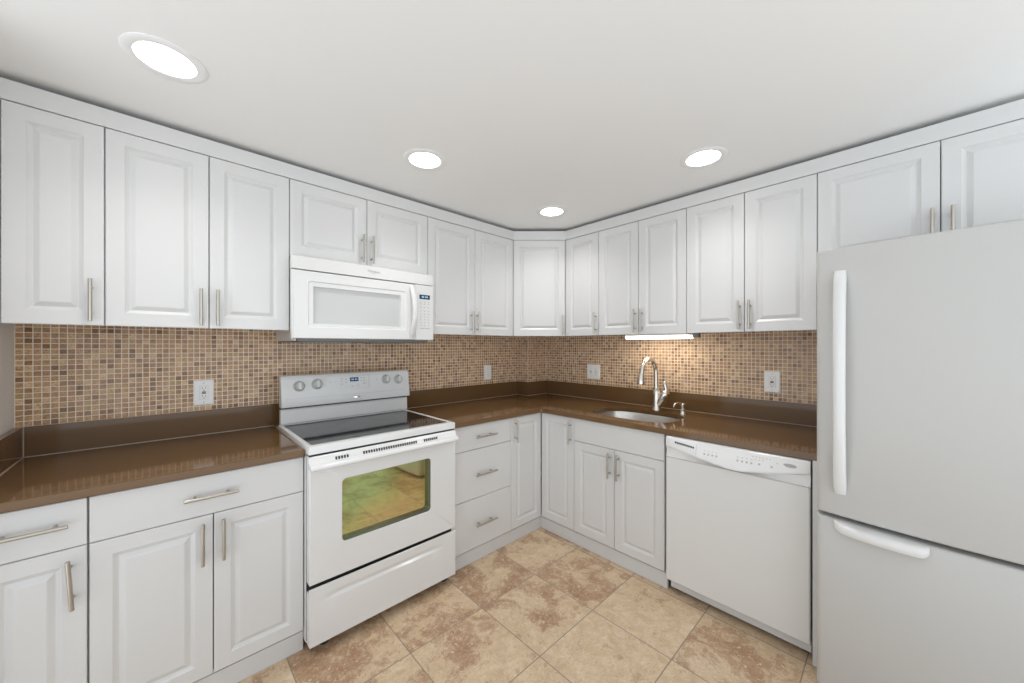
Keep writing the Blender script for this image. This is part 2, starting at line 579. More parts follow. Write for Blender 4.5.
# diagonal corner wall cabinet
t = thing('corner_cabinet', 'white diagonal corner wall cabinet with one door over the corner of the worktop', 'cabinet', (Pd.x, Pd.y, UB), 0, 'white wall cabinets')
inv = Matrix.Identity(3)
def dl(x, y):
    v = inv @ Vector((x - Pd.x, y - Pd.y, 0))
    return (v.x, v.y)
W = (Qd - Pd).length
poly = [dl(Pd.x + 0.0005, -UD + 0.026), dl(-UD + 0.026, Qd.y + 0.0005), dl(WB - 0.0065, Qd.y + 0.0005), dl(WB - 0.0065, WA - 0.0065), dl(Pd.x + 0.0005, WA - 0.0065)]
b = MB()
b.prism_z(poly, 0.018, UT - UB)
b.build('body', 'cabinet', t)
b = MB()
raised_door(b, G, W - G, 0, UT - UB, 0)
d = b.build('door', 'cabinet', t, rot=(0, 0, ang))
handle(d, W - 0.026, 1.544 - UB, 0)

def base_unit(frame, u0, u1, label, fronts, toe=(0.0, 0.0), group='white base cabinets', name='base_cabinet'):
    """fronts: list of ('door'|'drawer'|'panel', ua, ub, z0, z1, handle or None); handle=(u, z, vertical, L, tilt)"""
    if frame == 'A':
        t = thing(name, label, 'cabinet', (u0, 0, 0), 0, group)
    else:
        t = thing(name, label, 'cabinet', (0, -u0, 0), -pi / 2, group)
    carcass(t, 0.0008, u1 - u0 - 0.0008, -BD + 0.0205, WA - 0.0015, DB - 0.012, CT - CTH - 0.0005, top=False)
    b = MB()
    b.box(0.0008 + toe[0], u1 - u0 - 0.0008 + toe[1], -0.5955, -0.578, 0, DB - 0.0125)
    b.build('toe_board', 'toe', t)
    for kind, ua, ub, z0, z1, h in fronts:
        b = MB()
        if kind == 'door':
            raised_door(b, ua - u0 + G, ub - u0 - G, z0, z1, -BD)
        else:
            slab(b, ua - u0 + G, ub - u0 - G, z0, z1, -BD)
        d = b.build({'door': 'door', 'drawer': 'drawer', 'panel': 'false_drawer_front'}[kind], 'cabinet', t)
        if h:
            handle(d, h[0] - u0, h[1], -BD, *h[2:])
    return t

t = base_unit('A', -3.1125, -2.845, 'narrow white base cabinet with one drawer over one door, its door handle hanging crooked', [
    ('drawer', -3.078, -2.846, DZ + 0.0015, DT, (-2.963, 0.8045, False)),
    ('door', -3.078, -2.846, DB, DZ - 0.0015, (-2.8795, 0.614, True, 0.160, -0.056))])
b = MB(); b.box(0.0008, 0.0335, -BD + 0.001, -BD + 0.0205, DB, DT); b.build('filler_strip', 'cabinet', t)
base_unit('A', -2.845, -2.2075, 'wide white base cabinet left of the range with one long drawer over two doors', [
    ('drawer', -2.844, -2.2085, DZ + 0.0015, DT, (-2.529, 0.800, False, 0.165)),
    ('door', -2.844, -2.5238, DB, DZ - 0.0015, (-2.557, 0.6215, True)),
    ('door', -2.5238, -2.2085, DB, DZ - 0.0015, (-2.4945, 0.6215, True))])
base_unit('A', -1.4335, -0.9213, 'white base cabinet of three drawers just right of the range', [
    ('drawer', -1.432, -0.9213, 0.7215, DT, (-1.163, 0.801, False, 0.170)),
    ('drawer', -1.432, -0.9213, 0.4095, 0.7185, (-1.163, 0.5615, False, 0.172)),
    ('drawer', -1.432, -0.9213, DB, 0.4065, (-1.163, 0.2450, False, 0.172))], toe=(0, 0))

# corner base cabinet with two doors meeting in the inner corner
t = thing('corner_base_cabinet', 'white corner base cabinet whose two tall doors meet at a right angle', 'cabinet', (-0.61, -0.61, 0), 0, 'white base cabinets')
o = 0.61
Lx = -0.9213 + o
b = MB()
b.box(Lx + 0.0008, Lx + 0.0168, -BD + 0.0205 + o, WA - 0.0015 + o, DB - 0.012, CT - CTH - 0.0005)
b.box(-BD + 0.0205 + o, WB - 0.0015 + o, Lx + 0.0088, Lx + 0.0248, DB - 0.012, CT - CTH - 0.0005)
poly = [(Lx + 0.0168, 0.0205), (0.0205, 0.0205), (0.0205, Lx + 0.0248), (WB - 0.0015 + o, Lx + 0.0248), (WB - 0.0015 + o, BY + o), (BX + o, BY + o), (BX + o, WA - 0.0015 + o), (Lx + 0.0168, WA - 0.0015 + o)]
b.prism_z(poly, DB - 0.012, DB + 0.004)
b.build('body', 'cabinet', t)
b = MB()
b.prism_z([(Lx + 0.001, 0.0145), (0.0145, 0.0145), (0.0145, Lx + 0.009), (0.032, Lx + 0.009), (0.032, 0.032), (Lx + 0.001, 0.032)], 0, DB - 0.0125)
b.build('toe_board', 'toe', t)
b = MB(); raised_door(b, Lx + G, -0.0022, DB, DT, 0, frame=0.050); d = b.build('door', 'cabinet', t)
handle(d, -0.8873 + o, 0.785, 0, True, 0.158)
b = MB(); raised_door(b, 0.0022, 0.3033 - G, DB, DT, 0, frame=0.050); d = b.build('door', 'cabinet', t, rot=(0, 0, -pi / 2))
handle(d, 0.8881 - o, 0.775, 0, True, 0.160)

base_unit('B', 0.9133, 1.5475, 'white sink base cabinet with a plain false front over two doors, under the faucet', [
    ('panel', 0.9133, 1.5475, DZ + 0.0015, DT, None),
    ('door', 0.9133, 1.2263, DB, DZ - 0.0015, (1.1993, 0.6215, True)),
    ('door', 1.2263, 1.5475, DB, DZ - 0.0015, (1.2605, 0.6225, True))], toe=(0, 0.010), name='sink_cabinet')

# end panel between dishwasher and refrigerator
t = thing('end_panel', 'narrow white upright panel between the dishwasher and the refrigerator', 'panel', (-0.3, -2.2085, 0))
b = MB(); b.box(-0.334, 0.36, -0.0085, 0.0075, 0.0, CT - CTH - 0.001); b.build('board', 'cabinet', t)

# ------------------------------------------------------------------ worktops
def fill_poly(b, outer, holes, z0, z1):
    """horizontal slab from an outline with holes"""
    bm = b.bm
    for z in (z0, z1):
        es = []
        for pts in [outer] + holes:
            vs_ = [bm.verts.new((x, y, z)) for x, y in pts]
            es += [bm.edges.new((vs_[i], vs_[(i + 1) % len(vs_)])) for i in range(len(vs_))]
        bmesh.ops.triangle_fill(bm, use_beauty=True, use_dissolve=False, edges=es)
    for pts in [outer] + holes:
        k = len(pts)
        for i in range(k):
            a, c = pts[i], pts[(i + 1) % k]
            b.face([(a[0], a[1], z0), (c[0], c[1], z0), (c[0], c[1], z1), (a[0], a[1], z1)])
    bmesh.ops.remove_doubles(bm, verts=bm.verts, dist=1e-5)

SP = 0.042     # front plane of the upstands
ST = 1.04      # top of the upstands
t = thing('worktop', 'brown quartz worktop with upstand to the left of the range', 'worktop', (-2.66, -0.3, CT - CTH), 0, 'brown quartz worktops')
ox, oy, oz = 2.66, 0.3, -(CT - CTH)
b = MB()
x1 = -2.2075
b.box(WL + 0.0005 + ox, x1 + ox, -CFD + oy, WA + oy, 0, CTH, 0.003, 2)
b.build('slab', 'quartz', t)
b = MB(); b.box(WL + 0.024 + ox, -1.83 + ox, SP + oy, WA + oy, CTH, ST + oz); b.build('upstand', 'quartz', t)
b = MB(); b.box(WL + 0.0005 + ox, WL + 0.0238 + ox, -CFD + oy, WA + oy, CTH, ST + oz); b.build('upstand', 'quartz', t)
b = MB()
b.box(WL + 0.024 + ox, x1 + ox, SP - 0.0025 + oy, SP + oy, CTH, CTH + 0.0025)
b.box(WL + 0.024 + ox, WL + 0.0265 + ox, -CFD + oy, SP + oy, CTH, CTH + 0.0025)
b.box(WL + 0.024 + ox, WL + 0.026 + ox, SP - 0.002 + oy, SP + oy, CTH, ST + oz)
b.build('caulk_line', 'caulk', t)

# sink outline (rounded, viewed from above)
SCX, SCY, SHX, SHY = -0.335, -1.232, 0.203, 0.285
def sup(hx, hy, k=56, e=3.2):
    out = []
    for i in range(k):
        a = 2 * pi * i / k
        c, s = cos(a), sin(a)
        out.append((SCX + hx * math.copysign(abs(c) ** (2 / e), c), SCY + hy * math.copysign(abs(s) ** (2 / e), s)))
    return out

t = thing('worktop', 'L-shaped brown quartz worktop with upstand running from the range round the corner past the sink', 'worktop', (-0.3, -0.3, CT - CTH), 0, 'brown quartz worktops')
x0 = -1.4335
YE = -2.2175
ic = arc(-CFD - 0.012, -CFD - 0.012, 0.012, 90, 0, 4)
outer = [(x0, WA), (x0, -CFD)] + ic + [(-CFD, YE), (WB, YE), (WB, BY + 0.0), (BX, BY), (BX, WA)]
sh = lambda pts: [(x + 0.3, y + 0.3) for x, y in pts]
b = MB()
fill_poly(b, sh(outer), [sh(sup(SHX, SHY))], 0, CTH)
b.build('slab', 'quartz', t)
SBX, SBY = BX - 0.018, BY - 0.0175
b = MB(); b.box(-1.828 + 0.3, SBX + 0.3, SP + 0.3, WA + 0.3, CTH, ST + oz); b.build('upstand', 'quartz', t)
b = MB(); b.box(SBX + 0.3, BX + 0.3, SBY + 0.3, WA + 0.3, CTH, ST + oz); b.build('upstand', 'quartz', t)
b = MB(); b.box(BX + 0.3, SP + 0.3, SBY + 0.3, BY + 0.3, CTH, ST + oz); b.build('upstand', 'quartz', t)
b = MB(); b.box(SP + 0.3, WB + 0.3, YE + 0.3, BY + 0.3, CTH, ST + oz); b.build('upstand', 'quartz', t)
b = MB()
b.box(x0 + 0.3, SBX + 0.3, SP - 0.002 + 0.3, SP + 0.3, CTH, CTH + 0.002)
b.box(SBX - 0.002 + 0.3, SBX + 0.3, SBY + 0.3, SP + 0.3, CTH, CTH + 0.002)
b.box(SBX + 0.3, SP + 0.3, SBY - 0.002 + 0.3, SBY + 0.3, CTH, CTH + 0.002)
b.box(SP - 0.002 + 0.3, SP + 0.3, YE + 0.3, SBY + 0.3, CTH, CTH + 0.002)
b.build('caulk_line', 'caulk', t)

# ------------------------------------------------------------------ sink, faucet, soap pump
t = thing('sink', 'stainless steel undermount sink with rounded ends, let into the brown worktop', 'sink', (SCX, SCY, CT - CTH - 0.2))
zt = 0.2 - 0.0005
rings = []
k = 56
base = [(x - SCX, y - SCY) for x, y in sup(1.0, 1.0)]
def ring(hx, hy, z):
    return [(hx * x, hy * y, z) for x, y in base]
b = MB()
b.loft([ring(SHX + 0.012, SHY + 0.010, zt - 0.0012), ring(SHX + 0.012, SHY + 0.010, zt), ring(SHX + 0.004, SHY + 0.004, zt), ring(SHX + 0.001, SHY + 0.001, zt - 0.006), ring(SHX - 0.006, SHY - 0.006, zt - 0.13),
        ring(SHX - 0.018, SHY - 0.018, zt - 0.168), ring(SHX - 0.045, SHY - 0.045, zt - 0.185), ring(0.05, 0.05, zt - 0.190), ring(0.045, 0.045, zt - 0.192)], cap0=False, cap1=True)
b.build('bowl', 'steel', t, smooth=50)
b = MB(); b.lathe([(0.043, 0.009), (0.043, 0.013), (0.035, 0.013), (0.03, 0.010), (0.006, 0.0105), (0.006, 0.016), (0.001, 0.017)], 24); b.build('drain_strainer', 'chrome', t, smooth=40)

fx, fy = -0.0815, -1.256
t = thing('faucet', 'brushed nickel gooseneck pull-down kitchen faucet standing behind the sink', 'faucet', (fx, fy, CT + 0.0005))
b = MB()
b.lathe([(0.034, 0), (0.034, 0.004), (0.0315, 0.010), (0.0295, 0.03), (0.0280, 0.07), (0.0262, 0.11), (0.0245, 0.143), (0.0225, 0.147), (0.0250, 0.150), (0.0250, 0.159), (0.019, 0.163)], 24)
b.build('valve_body', 'nickel', t, smooth=40)
b = MB()
A0 = Vector((0, -0.008, 0.030)); A1 = Vector((0, -0.050, 0.100))
dr = (A1 - A0).normalized()
b.tube([A0, A0 + dr * 0.05, A1 - dr * 0.006, A1], [0.0235, 0.0275, 0.0300, 0.0290], 20)
b.tube([A1 + dr * 0.0015, A1 + dr * 0.004, A1 + dr * 0.030, A1 + dr * 0.044, A1 + dr * 0.05], [0.0280, 0.0305, 0.0290, 0.022, 0.010], 20)
arm = b.build('side_valve', 'nickel', t, smooth=40)
b = MB()
L0 = A1 + dr * 0.034
b.tube([L0, L0 + Vector((0.003, 0.000, 0.022)), L0 + Vector((0.004, 0.006, 0.050)), L0 + Vector((0.004, 0.012, 0.074)), L0 + Vector((0.004, 0.013, 0.082))], [0.012, 0.0125, 0.0145, 0.0160, 0.010], 14)
b.build('lever', 'nickel', arm, smooth=50)
b = MB()
pts = [(0, 0.003, 0.158), (0, 0.004, 0.24)]
RA = 0.097
for i in range(17):
    a = R(180 * i / 16)
    pts.append((-RA + RA * cos(a), 0.005 + 0.008 * i / 16, 0.274 + RA * sin(a)))
pts.append((-2 * RA - 0.004, 0.014, 0.262))
b.tube(pts, 0.0148, 16)
b.build('spout', 'nickel', t, smooth=50)
b = MB()
b.tube([(-2 * RA - 0.004, 0.014, 0.272), (-2 * RA - 0.005, 0.014, 0.262), (-2 * RA - 0.008, 0.014, 0.235), (-2 * RA - 0.011, 0.015, 0.205), (-2 * RA - 0.0115, 0.015, 0.198)],
       [0.0165, 0.0190, 0.0230, 0.0285, 0.0265], 18)
b.build('spray_head', 'nickel', t, smooth=45)

sx, sy = -0.115, -1.4545
t = thing('soap_dispenser', 'small brushed nickel soap pump on the worktop right of the faucet', 'soap dispenser', (sx, sy, CT + 0.0005))
b = MB(); b.lathe([(0.023, 0), (0.023, 0.003), (0.019, 0.010), (0.017, 0.028), (0.0185, 0.033), (0.017, 0.036)], 20); b.build('base', 'nickel', t, smooth=40)
b = MB()
b.lathe([(0.0095, 0.035), (0.0095, 0.055), (0.0155, 0.056), (0.0165, 0.060), (0.0165, 0.070), (0.013, 0.073)], 20)
pu = b.build('pump', 'nickel', t, smooth=40)
b = MB()
b.tube([(0, 0, 0.064), (-0.03, 0.008, 0.074), (-0.055, 0.014, 0.080), (-0.076, 0.020, 0.076), (-0.088, 0.023, 0.064), (-0.091, 0.024, 0.055)], [0.007, 0.0068, 0.0065, 0.006, 0.0056, 0.0052], 12)
b.build('nozzle', 'nickel', pu, smooth=50)

# ------------------------------------------------------------------ electric range
RX0, RX1 = -2.2060, -1.4350
rc = (RX0 + RX1) / 2
t = thing('range', 'white freestanding electric range with black glass cooktop between the base cabinets', 'range', (rc, 0, 0))
hw = (RX1 - RX0) / 2
def rx(x):
    return x - rc
b = MB()
b.box(-hw, hw, -0.636, 0.02, 0.050, 0.897, 0.002)
b.build('body', 'enamel', t)
# cooktop frame with a raised rim and glass
b = MB()
o_ = rrect(-hw, hw, -0.681, -0.070, 0.006, 3)
def rr(inset, z, r_):
    return [(x, y, z) for x, y in rrect(-hw + inset, hw - inset, -0.681 + inset, -0.070 - inset * 0.2, r_, 3)]
def rr2(ix, iy0, iy1, z, r_):
    return [(x, y, z) for x, y in rrect(-hw + ix, hw - ix, -0.681 + iy0, -0.070 - iy1, r_, 3)]
b.loft([rr(0.0, 0.8975, 0.006), rr(0.0, 0.926, 0.006), rr(0.002, 0.931, 0.006), rr(0.005, 0.932, 0.006), rr2(0.018, 0.040, 0.014, 0.932, 0.01), rr2(0.023, 0.045, 0.018, 0.9285, 0.01)], cap0=True, cap1=True)
b.build('cooktop_frame', 'enamel', t, smooth=35)
b = MB()
b.loft([[(x, y, 0.929) for x, y in rrect(-hw + 0.0235, hw - 0.0235, -0.6355, -0.0885, 0.01, 3)], [(x, y, 0.9300) for x, y in rrect(-hw + 0.0235, hw - 0.0235, -0.6355, -0.0885, 0.01, 3)]])
gl = b.build('cooktop_glass', 'black_glass', t)
# faint burner rings printed on the glass
for cx_, cy_, r_ in ((-0.19, -0.49, 0.115), (0.19, -0.49, 0.09), (-0.19, -0.22, 0.085), (0.19, -0.22, 0.11)):
    b = MB()
    b.loft([[(cx_ + (r_ + d_) * cos(2 * pi * i / 48), cy_ + (r_ + d_) * sin(2 * pi * i / 48), 0.93025) for i in range(48)] for d_ in (-0.0008, 0.0008)], True, False, False)
    b.build('burner_ring', 'dkgrey', gl)
# backguard: riser, dark slot, tilted control panel
b = MB()
b.prism([(-0.050, 0.925), (-0.0705, 0.9322), (-0.0835, 0.9322), (-0.0900, 0.940), (-0.0870, 1.012), (-0.0825, 1.020), (-0.050, 1.020)], -hw + 0.009, hw + 0.000)
b.build('riser', 'enamel', t, smooth=25)
b = MB(); b.box(-hw + 0.008, hw - 0.010, -0.080, -0.052, 1.019, 1.034); b.build('vent_slot', 'dark', t)
PT = R(8.5)    # panel tilt
def py(z):
    return -0.119 + (z - 1.032) * math.tan(PT)
prof = [(-0.050, 1.030), (-0.106, 1.030), (-0.1155, 1.0325), (-0.1182, 1.040), (py(1.185), 1.185), (py(1.20) + 0.002, 1.199), (py(1.20) + 0.009, 1.207), (py(1.20) + 0.02, 1.2095), (-0.055, 1.2085), (-0.050, 1.204)]
b = MB(); b.prism(prof, -hw + 0.008, hw + 0.004); cp = b.build('control_panel', 'enamel', t, smooth=30)
tilt_rot = (-PT, 0, 0)
def on_panel(x, z, off=0.0):
    return (rx(x), py(z) - 0.0005 - off, z)
for kx, kz in ((-2.1097, 1.147), (-2.0152, 1.152), (-1.5946, 1.156), (-1.5090, 1.150)):
    b = MB()
    mt = Matrix.Rotation(pi / 2, 4, 'X')
    b.lathe([(0.0300, 0.0), (0.0300, 0.003), (0.0275, 0.006), (0.0235, 0.009), (0.0215, 0.022), (0.019, 0.025)], 28, mt)
    kb = b.build('knob', 'knob', t, smooth=40, loc=on_panel(kx, kz), rot=tilt_rot)
    b = MB()
    b.loft([[(-0.0075, -0.0235, -0.021), (0.0075, -0.0235, -0.021), (0.0075, -0.0235, 0.021), (-0.0075, -0.0235, 0.021)],
            [(-0.0055, -0.034, -0.018), (0.0055, -0.034, -0.018), (0.0055, -0.034, 0.020), (-0.0055, -0.034, 0.020)]])
    b.build('grip', 'plastic', kb, rot=(0, R(random.uniform(-6, 10)), 0))
    b = MB(); b.box(-0.0016, 0.0016, -0.0010, 0, 0.0325, 0.0365); b.build('pointer_mark', 'print', kb)
for dx in (-1.943, -1.656):
    b = MB()
    b.lathe([(0.003, 0), (0.003, 0.001)], 12, Matrix.Translation(on_panel(dx, 1.159)) @ Matrix.Rotation(pi / 2 - PT, 4, 'X'))
    b.build('indicator_light', 'print', cp)
b = MB(); b.box(-0.091, 0.091, -0.0010, 0, -0.043, 0.043, 0.0004, 1); pan = b.build('clock_panel', 'plastic', t, loc=on_panel(-1.797, 1.149), rot=tilt_rot)
b = MB(); b.box(-0.026, 0.026, -0.0012, 0, -0.0125, 0.0125); 
b.mi = 1
for dx in (-0.014, -0.005, 0.007, 0.016):
    b.box(dx - 0.0022, dx + 0.0022, -0.0015, -0.0012, -0.0045, 0.0045)
b.build('display', ['screen', 'digit'], pan, loc=(-0.004, -0.0010, 0.0185))
for gx, gz in [(-0.078, 0.028), (-0.078, 0.012), (-0.078, -0.006), (-0.054, 0.022), (-0.054, 0.004), (0.040, 0.026), (0.040, 0.010), (0.058, 0.024), (0.058, 0.008), (0.054, -0.010), (0.066, -0.010), (-0.018, -0.022), (0.018, -0.022)]:
    b = MB()
    b.box(gx - 0.0045, gx + 0.0045, -0.0004, 0, gz - 0.0028, gz + 0.0028)
    b.build('button', 'lightgrey', pan, loc=(0, -0.0010, 0))
b = MB(); b.box(-0.0008, 0.0008, -0.0006, 0, -0.040, 0.040); b.box(-0.090, 0.0, -0.0006, 0, 0.0395, 0.0403); b.box(-0.090, 0, -0.0006, 0, -0.0403, -0.0395); b.build('panel_outline', 'lightgrey', pan, loc=(0.0895, -0.0010, 0))
b = MB(); b.loft([[(0.0245 * s_ * cos(2 * pi * i / 28), y_, 0.0066 * s_ * sin(2 * pi * i / 28)) for i in range(28)] for s_, y_ in ((1, 0), (1, -0.0015), (0.8, -0.003))])
b.build('emblem', 'chrome', cp, smooth=40, loc=on_panel(-1.791, 1.0575), rot=tilt_rot)
b = MB(); b.box(-0.36, 0.36, -0.0006, 0.0, -0.0006, 0.0006); b.build('crease_line', 'lightgrey', cp, loc=(0.0, py(1.078) - 0.0002, 1.078), rot=tilt_rot)

# oven door, with a real window recess
DY = -0.685
dz0, dz1 = 0.3225, 0.8890
wx0, wx1, wz0, wz1 = rx(-2.0690), rx(-1.5980), 0.467, 0.7630
b = MB()
bm = b.bm
K = 5
outer = rrect(-hw + 0.002, hw - 0.002, dz0, dz1, 0.004, K)
outer_i = rrect(-hw + 0.006, hw - 0.006, dz0 + 0.004, dz1 - 0.004, 0.004, K)
hole = rrect(wx0, wx1, wz0, wz1, 0.020, K)
hole_i = rrect(wx0 + 0.003, wx1 - 0.003, wz0 + 0.003, wz1 - 0.003, 0.018, K)
def R3(pts, y):
    return [(x, y, z) for x, z in pts]
b.loft([R3(outer, DY + 0.046), R3(outer, DY + 0.003), R3(outer_i, DY), R3(hole, DY), R3(hole_i, DY + 0.003)], cap0=True, cap1=False)
door = b.build('oven_door', 'enamel', t, smooth=30)
b = MB()
b.loft([R3(hole_i, DY + 0.003), R3(hole_i, DY + 0.034)], cap0=False, cap1=False)
b.build('window_recess', 'cavity', door)
b = MB(); b.box(-hw + 0.003, hw - 0.003, DY + 0.004, DY + 0.046, dz1 + 0.0001, dz1 + 0.0012); b.build('top_gap_shade', 'dark', door)  # dark strip standing in for shade in the gap above the door
b = MB()
b.box(wx0 - 0.004, wx1 + 0.004, DY + 0.034, DY + 0.038, wz0 - 0.004, wz1 + 0.004)
b.build('window_glass', 'oven_glass', door)
# full width handle rolled out of the top of the door
prof = [(DY, 0.8886), (DY - 0.003, 0.8880), (DY - 0.006, 0.885), (DY - 0.014, 0.8650), (DY - 0.019, 0.8595), (DY - 0.029, 0.8585), (DY - 0.039, 0.8560), (DY - 0.0455, 0.851), (DY - 0.048, 0.845), (DY - 0.0465, 0.839), (DY - 0.040, 0.834), (DY - 0.028, 0.831), (DY - 0.012, 0.8315), (DY, 0.836)]
b = MB()
cyb, czb = DY - 0.014, 0.862
rings = []
for x, s in ((-hw - 0.003, 0.55), (-hw - 0.001, 0.82), (-hw + 0.005, 0.96), (-hw + 0.016, 1.0), (hw - 0.026, 1.0), (hw - 0.016, 0.96), (hw - 0.010, 0.82), (hw - 0.008, 0.55)):
    rings.append([(x, min(DY - 0.0002, cyb + (y - cyb) * s) if y < DY - 0.001 else DY - 0.0002, czb + (z - czb) * (0.5 + 0.5 * s)) for y, z in prof])
b.loft(rings)
hd = b.build('handle', 'enamel', door, smooth=38)
b = MB()
sl = math.atan2(0.860 - 0.874, 0.011)
b.box(rx(-2.10), rx(-1.56), DY - 0.010, DY - 0.008, 0.8605, 0.8635)
def slot(xa):
    b.box(rx(xa) - 0.0032, rx(xa) + 0.0032, DY - 0.0172, DY - 0.0080, 0.8595, 0.8745)
xa = -2.098
while xa < -1.55:
    if -2.098 <= xa <= -2.042 or -1.985 <= xa <= -1.69 or -1.648 <= xa <= -1.565:
        slot(xa)
    xa += 0.0125
b.build('vent_grille', 'dark', door)

# storage drawer with a scooped grip
b = MB()
rings = []
N = 30
xs = [-hw + 0.002] + [-hw + 0.004] + [rx(-2.165) + (rx(-1.515) - rx(-2.165)) * i / N for i in range(N + 1)] + [hw - 0.004, hw - 0.002]
for j, x in enumerate(xs):
    edge = 0.003 if j in (0, len(xs) - 1) else 0.0
    s = 0.0
    a_, c_ = rx(-2.165), rx(-1.515)
    if a_ <= x <= c_:
        q = min((x - a_), (c_ - x)) / 0.09
        s = min(1.0, q)
        s = s * s * (3 - 2 * s)
    y = DY + edge
    rings.append([(x, DY + 0.046, 0.0515), (x, y, 0.0515), (x, y, 0.16), (x, y, 0.2310), (x, y + 0.0010 * s, 0.2330), (x, y + 0.0100 * s, 0.2410), (x, y + 0.0100 * s, 0.2450), (x, y + 0.0005 * s, 0.2640), (x, y, 0.2660), (x, y, 0.3020), (x, y + 0.003, 0.3050), (x, DY + 0.007, 0.3050), (x, DY + 0.010, 0.2800), (x, DY + 0.046, 0.2800)])
b.loft(rings)
b.build('storage_drawer', 'enamel', t, smooth=20)
b = MB(); b.box(-hw + 0.001, hw - 0.001, -0.6385, -0.6365, 0.060, 0.8960); b.build('gap_shade_frame', 'dark', t)  # dark chassis plate added so the gaps read as black shade
for px_ in (-2.125, -1.475):
    b = MB(); b.lathe([(0.022, 0), (0.022, 0.008), (0.017, 0.012), (0.008, 0.014), (0.008, 0.051)], 18, Matrix.Translation((rx(px_), -0.612, 0))); b.build('leveling_foot', 'dark', t, smooth=40)
for px_ in (-2.125, -1.475):
    b = MB(); b.lathe([(0.022, 0), (0.022, 0.008), (0.017, 0.012), (0.008, 0.014), (0.008, 0.051)], 18, Matrix.Translation((rx(px_), -0.05, 0))); b.build('leveling_foot', 'dark', t, smooth=40)

# ------------------------------------------------------------------ microwave above the range
MX0, MX1 = -2.2115, -1.4165
mc = (MX0 + MX1) / 2
mw = (MX1 - MX0) / 2
MZ = 1.4145
t = thing('microwave', 'white over-the-range microwave hung between wall cabinets above the range', 'microwave', (mc, 0, MZ))
def mx(x):
    return x - mc
MF = -0.41
b = MB()
b.box(-mw + 0.018, mw - 0.006, -0.372, 0.0530, 0.006, 1.836 - MZ)
b.box(-mw + 0.018, -mw + 0.026, -0.372, 0.0530, -0.010, 0.006)
b.box(mw - 0.014, mw - 0.006, -0.372, 0.0530, -0.010, 0.006)
b.build('body', 'plastic', t)
b = MB()
b.box(-mw + 0.028, mw - 0.028, -0.385, 0.04, -0.016, 0.0055, 0.003, 1)
un = b.build('underside', 'dkgrey', t)
for q in (-0.2, 0.2):
    b = MB()
    b.box(q - 0.13, q + 0.13, -0.30, -0.12, -0.019, -0.016, 0.001, 1)
    b.build('grease_filter', 'grey_plastic', un)
b = MB()
b.loft([[(x, y, z) for y, z in [(-0.3725, 0.3475), (MF + 0.002, 0.3475), (MF, 0.3500), (MF, 0.3540), (MF + 0.004, 0.4105), (MF + 0.010, 0.4165), (MF + 0.02, 0.4185), (-0.3725, 0.4185)]] for x in (-mw - 0.001, mw - 0.003)])
vt = b.build('vent_panel', 'enamel', t, smooth=35)
# door
dx0, dx1 = -mw, mx(-1.5475)
ww = (mx(-2.1133), mx(-1.640), 1.494 - MZ, 1.680 - MZ)
tr = (mx(-2.1408), mx(-1.6076), 1.472 - MZ, 1.7075 - MZ)
b = MB()
o1 = rrect(dx0, dx1, 0.0, 0.3445, 0.004, K)
o2 = rrect(dx0 + 0.010, dx1 - 0.002, 0.004, 0.3405, 0.004, K)
t1 = rrect(*tr, 0.016, K)
t2 = rrect(tr[0] + 0.004, tr[1] - 0.004, tr[2] + 0.004, tr[3] - 0.004, 0.013, K)
t3 = rrect(ww[0] - 0.002, ww[1] + 0.002, ww[2] - 0.002, ww[3] + 0.002, 0.003, K)
t4 = rrect(*ww, 0.002, K)
b.loft([R3(o1, -0.3725), R3(o1, MF + 0.010), R3(o2, MF), R3(t1, MF), R3(t2, MF + 0.005), R3(t3, MF + 0.005), R3(t4, MF + 0.0195)], cap0=True, cap1=False)
md = b.build('door', 'enamel', t, smooth=30)
b = MB(); b.box(ww[0] - 0.001, ww[1] + 0.001, MF + 0.0190, MF + 0.023, ww[2] - 0.001, ww[3] + 0.001); b.build('window', 'mw_window', md)
# bowed handle
b = MB()
rings = []
hx0 = mx(-1.5715)
for i in range(21):
    q = i / 20
    z = 0.016 + (0.336 - 0.016) * q
    bow = 4 * q * (1 - q)
    y = MF + 0.002 - 0.052 * bow
    w = 0.0140
    th = 0.010
    rings.append([(hx0 - w, y + th, z), (hx0 - w, y - th * 0.4, z), (hx0 - w * 0.5, y - th, z), (hx0 + w * 0.5, y - th, z), (hx0 + w, y - th * 0.4, z), (hx0 + w, y + th, z)])
b.loft(rings)
b.build('handle', 'enamel', md, smooth=40)
b = MB()
b.loft([R3(rrect(mx(-1.5465), mw, 0.0, 0.3445, 0.004, K), -0.3725), R3(rrect(mx(-1.5465), mw, 0.0, 0.3445, 0.004, K), MF + 0.004), R3(rrect(mx(-1.5445), mw - 0.004, 0.004, 0.3405, 0.004, K), MF)])
kp = b.build('keypad_panel', 'enamel', t, smooth=30)
b = MB(); b.box(mx(-1.5235), mx(-1.4300), MF - 0.0010, MF, 1.462 - MZ, 1.712 - MZ, 0.0004, 1); b.build('keypad', 'plastic', kp)
b = MB(); b.box(mx(-1.5180), mx(-1.4450), MF - 0.0022, MF - 0.001, 1.671 - MZ, 1.698 - MZ); 
b.mi = 1
for dx in (-1.499, -1.489, -1.474, -1.464):
    b.box(mx(dx) - 0.0032, mx(dx) + 0.0032, MF - 0.0026, MF - 0.0022, 1.6795 - MZ, 1.6900 - MZ)
b.build('display', ['screen', 'digit'], kp)
for i in range(3):
    for zz in (1.651, 1.640, 1.620, 1.596, 1.577, 1.560, 1.542, 1.523, 1.505):
        q = mx(-1.508) + i * 0.0265
        b = MB()
        b.box(q - 0.0045, q + 0.0045, MF - 0.0014, MF - 0.001, zz - MZ - 0.0022, zz - MZ + 0.0022)
        b.build('key', 'lightgrey', kp)
b = MB()
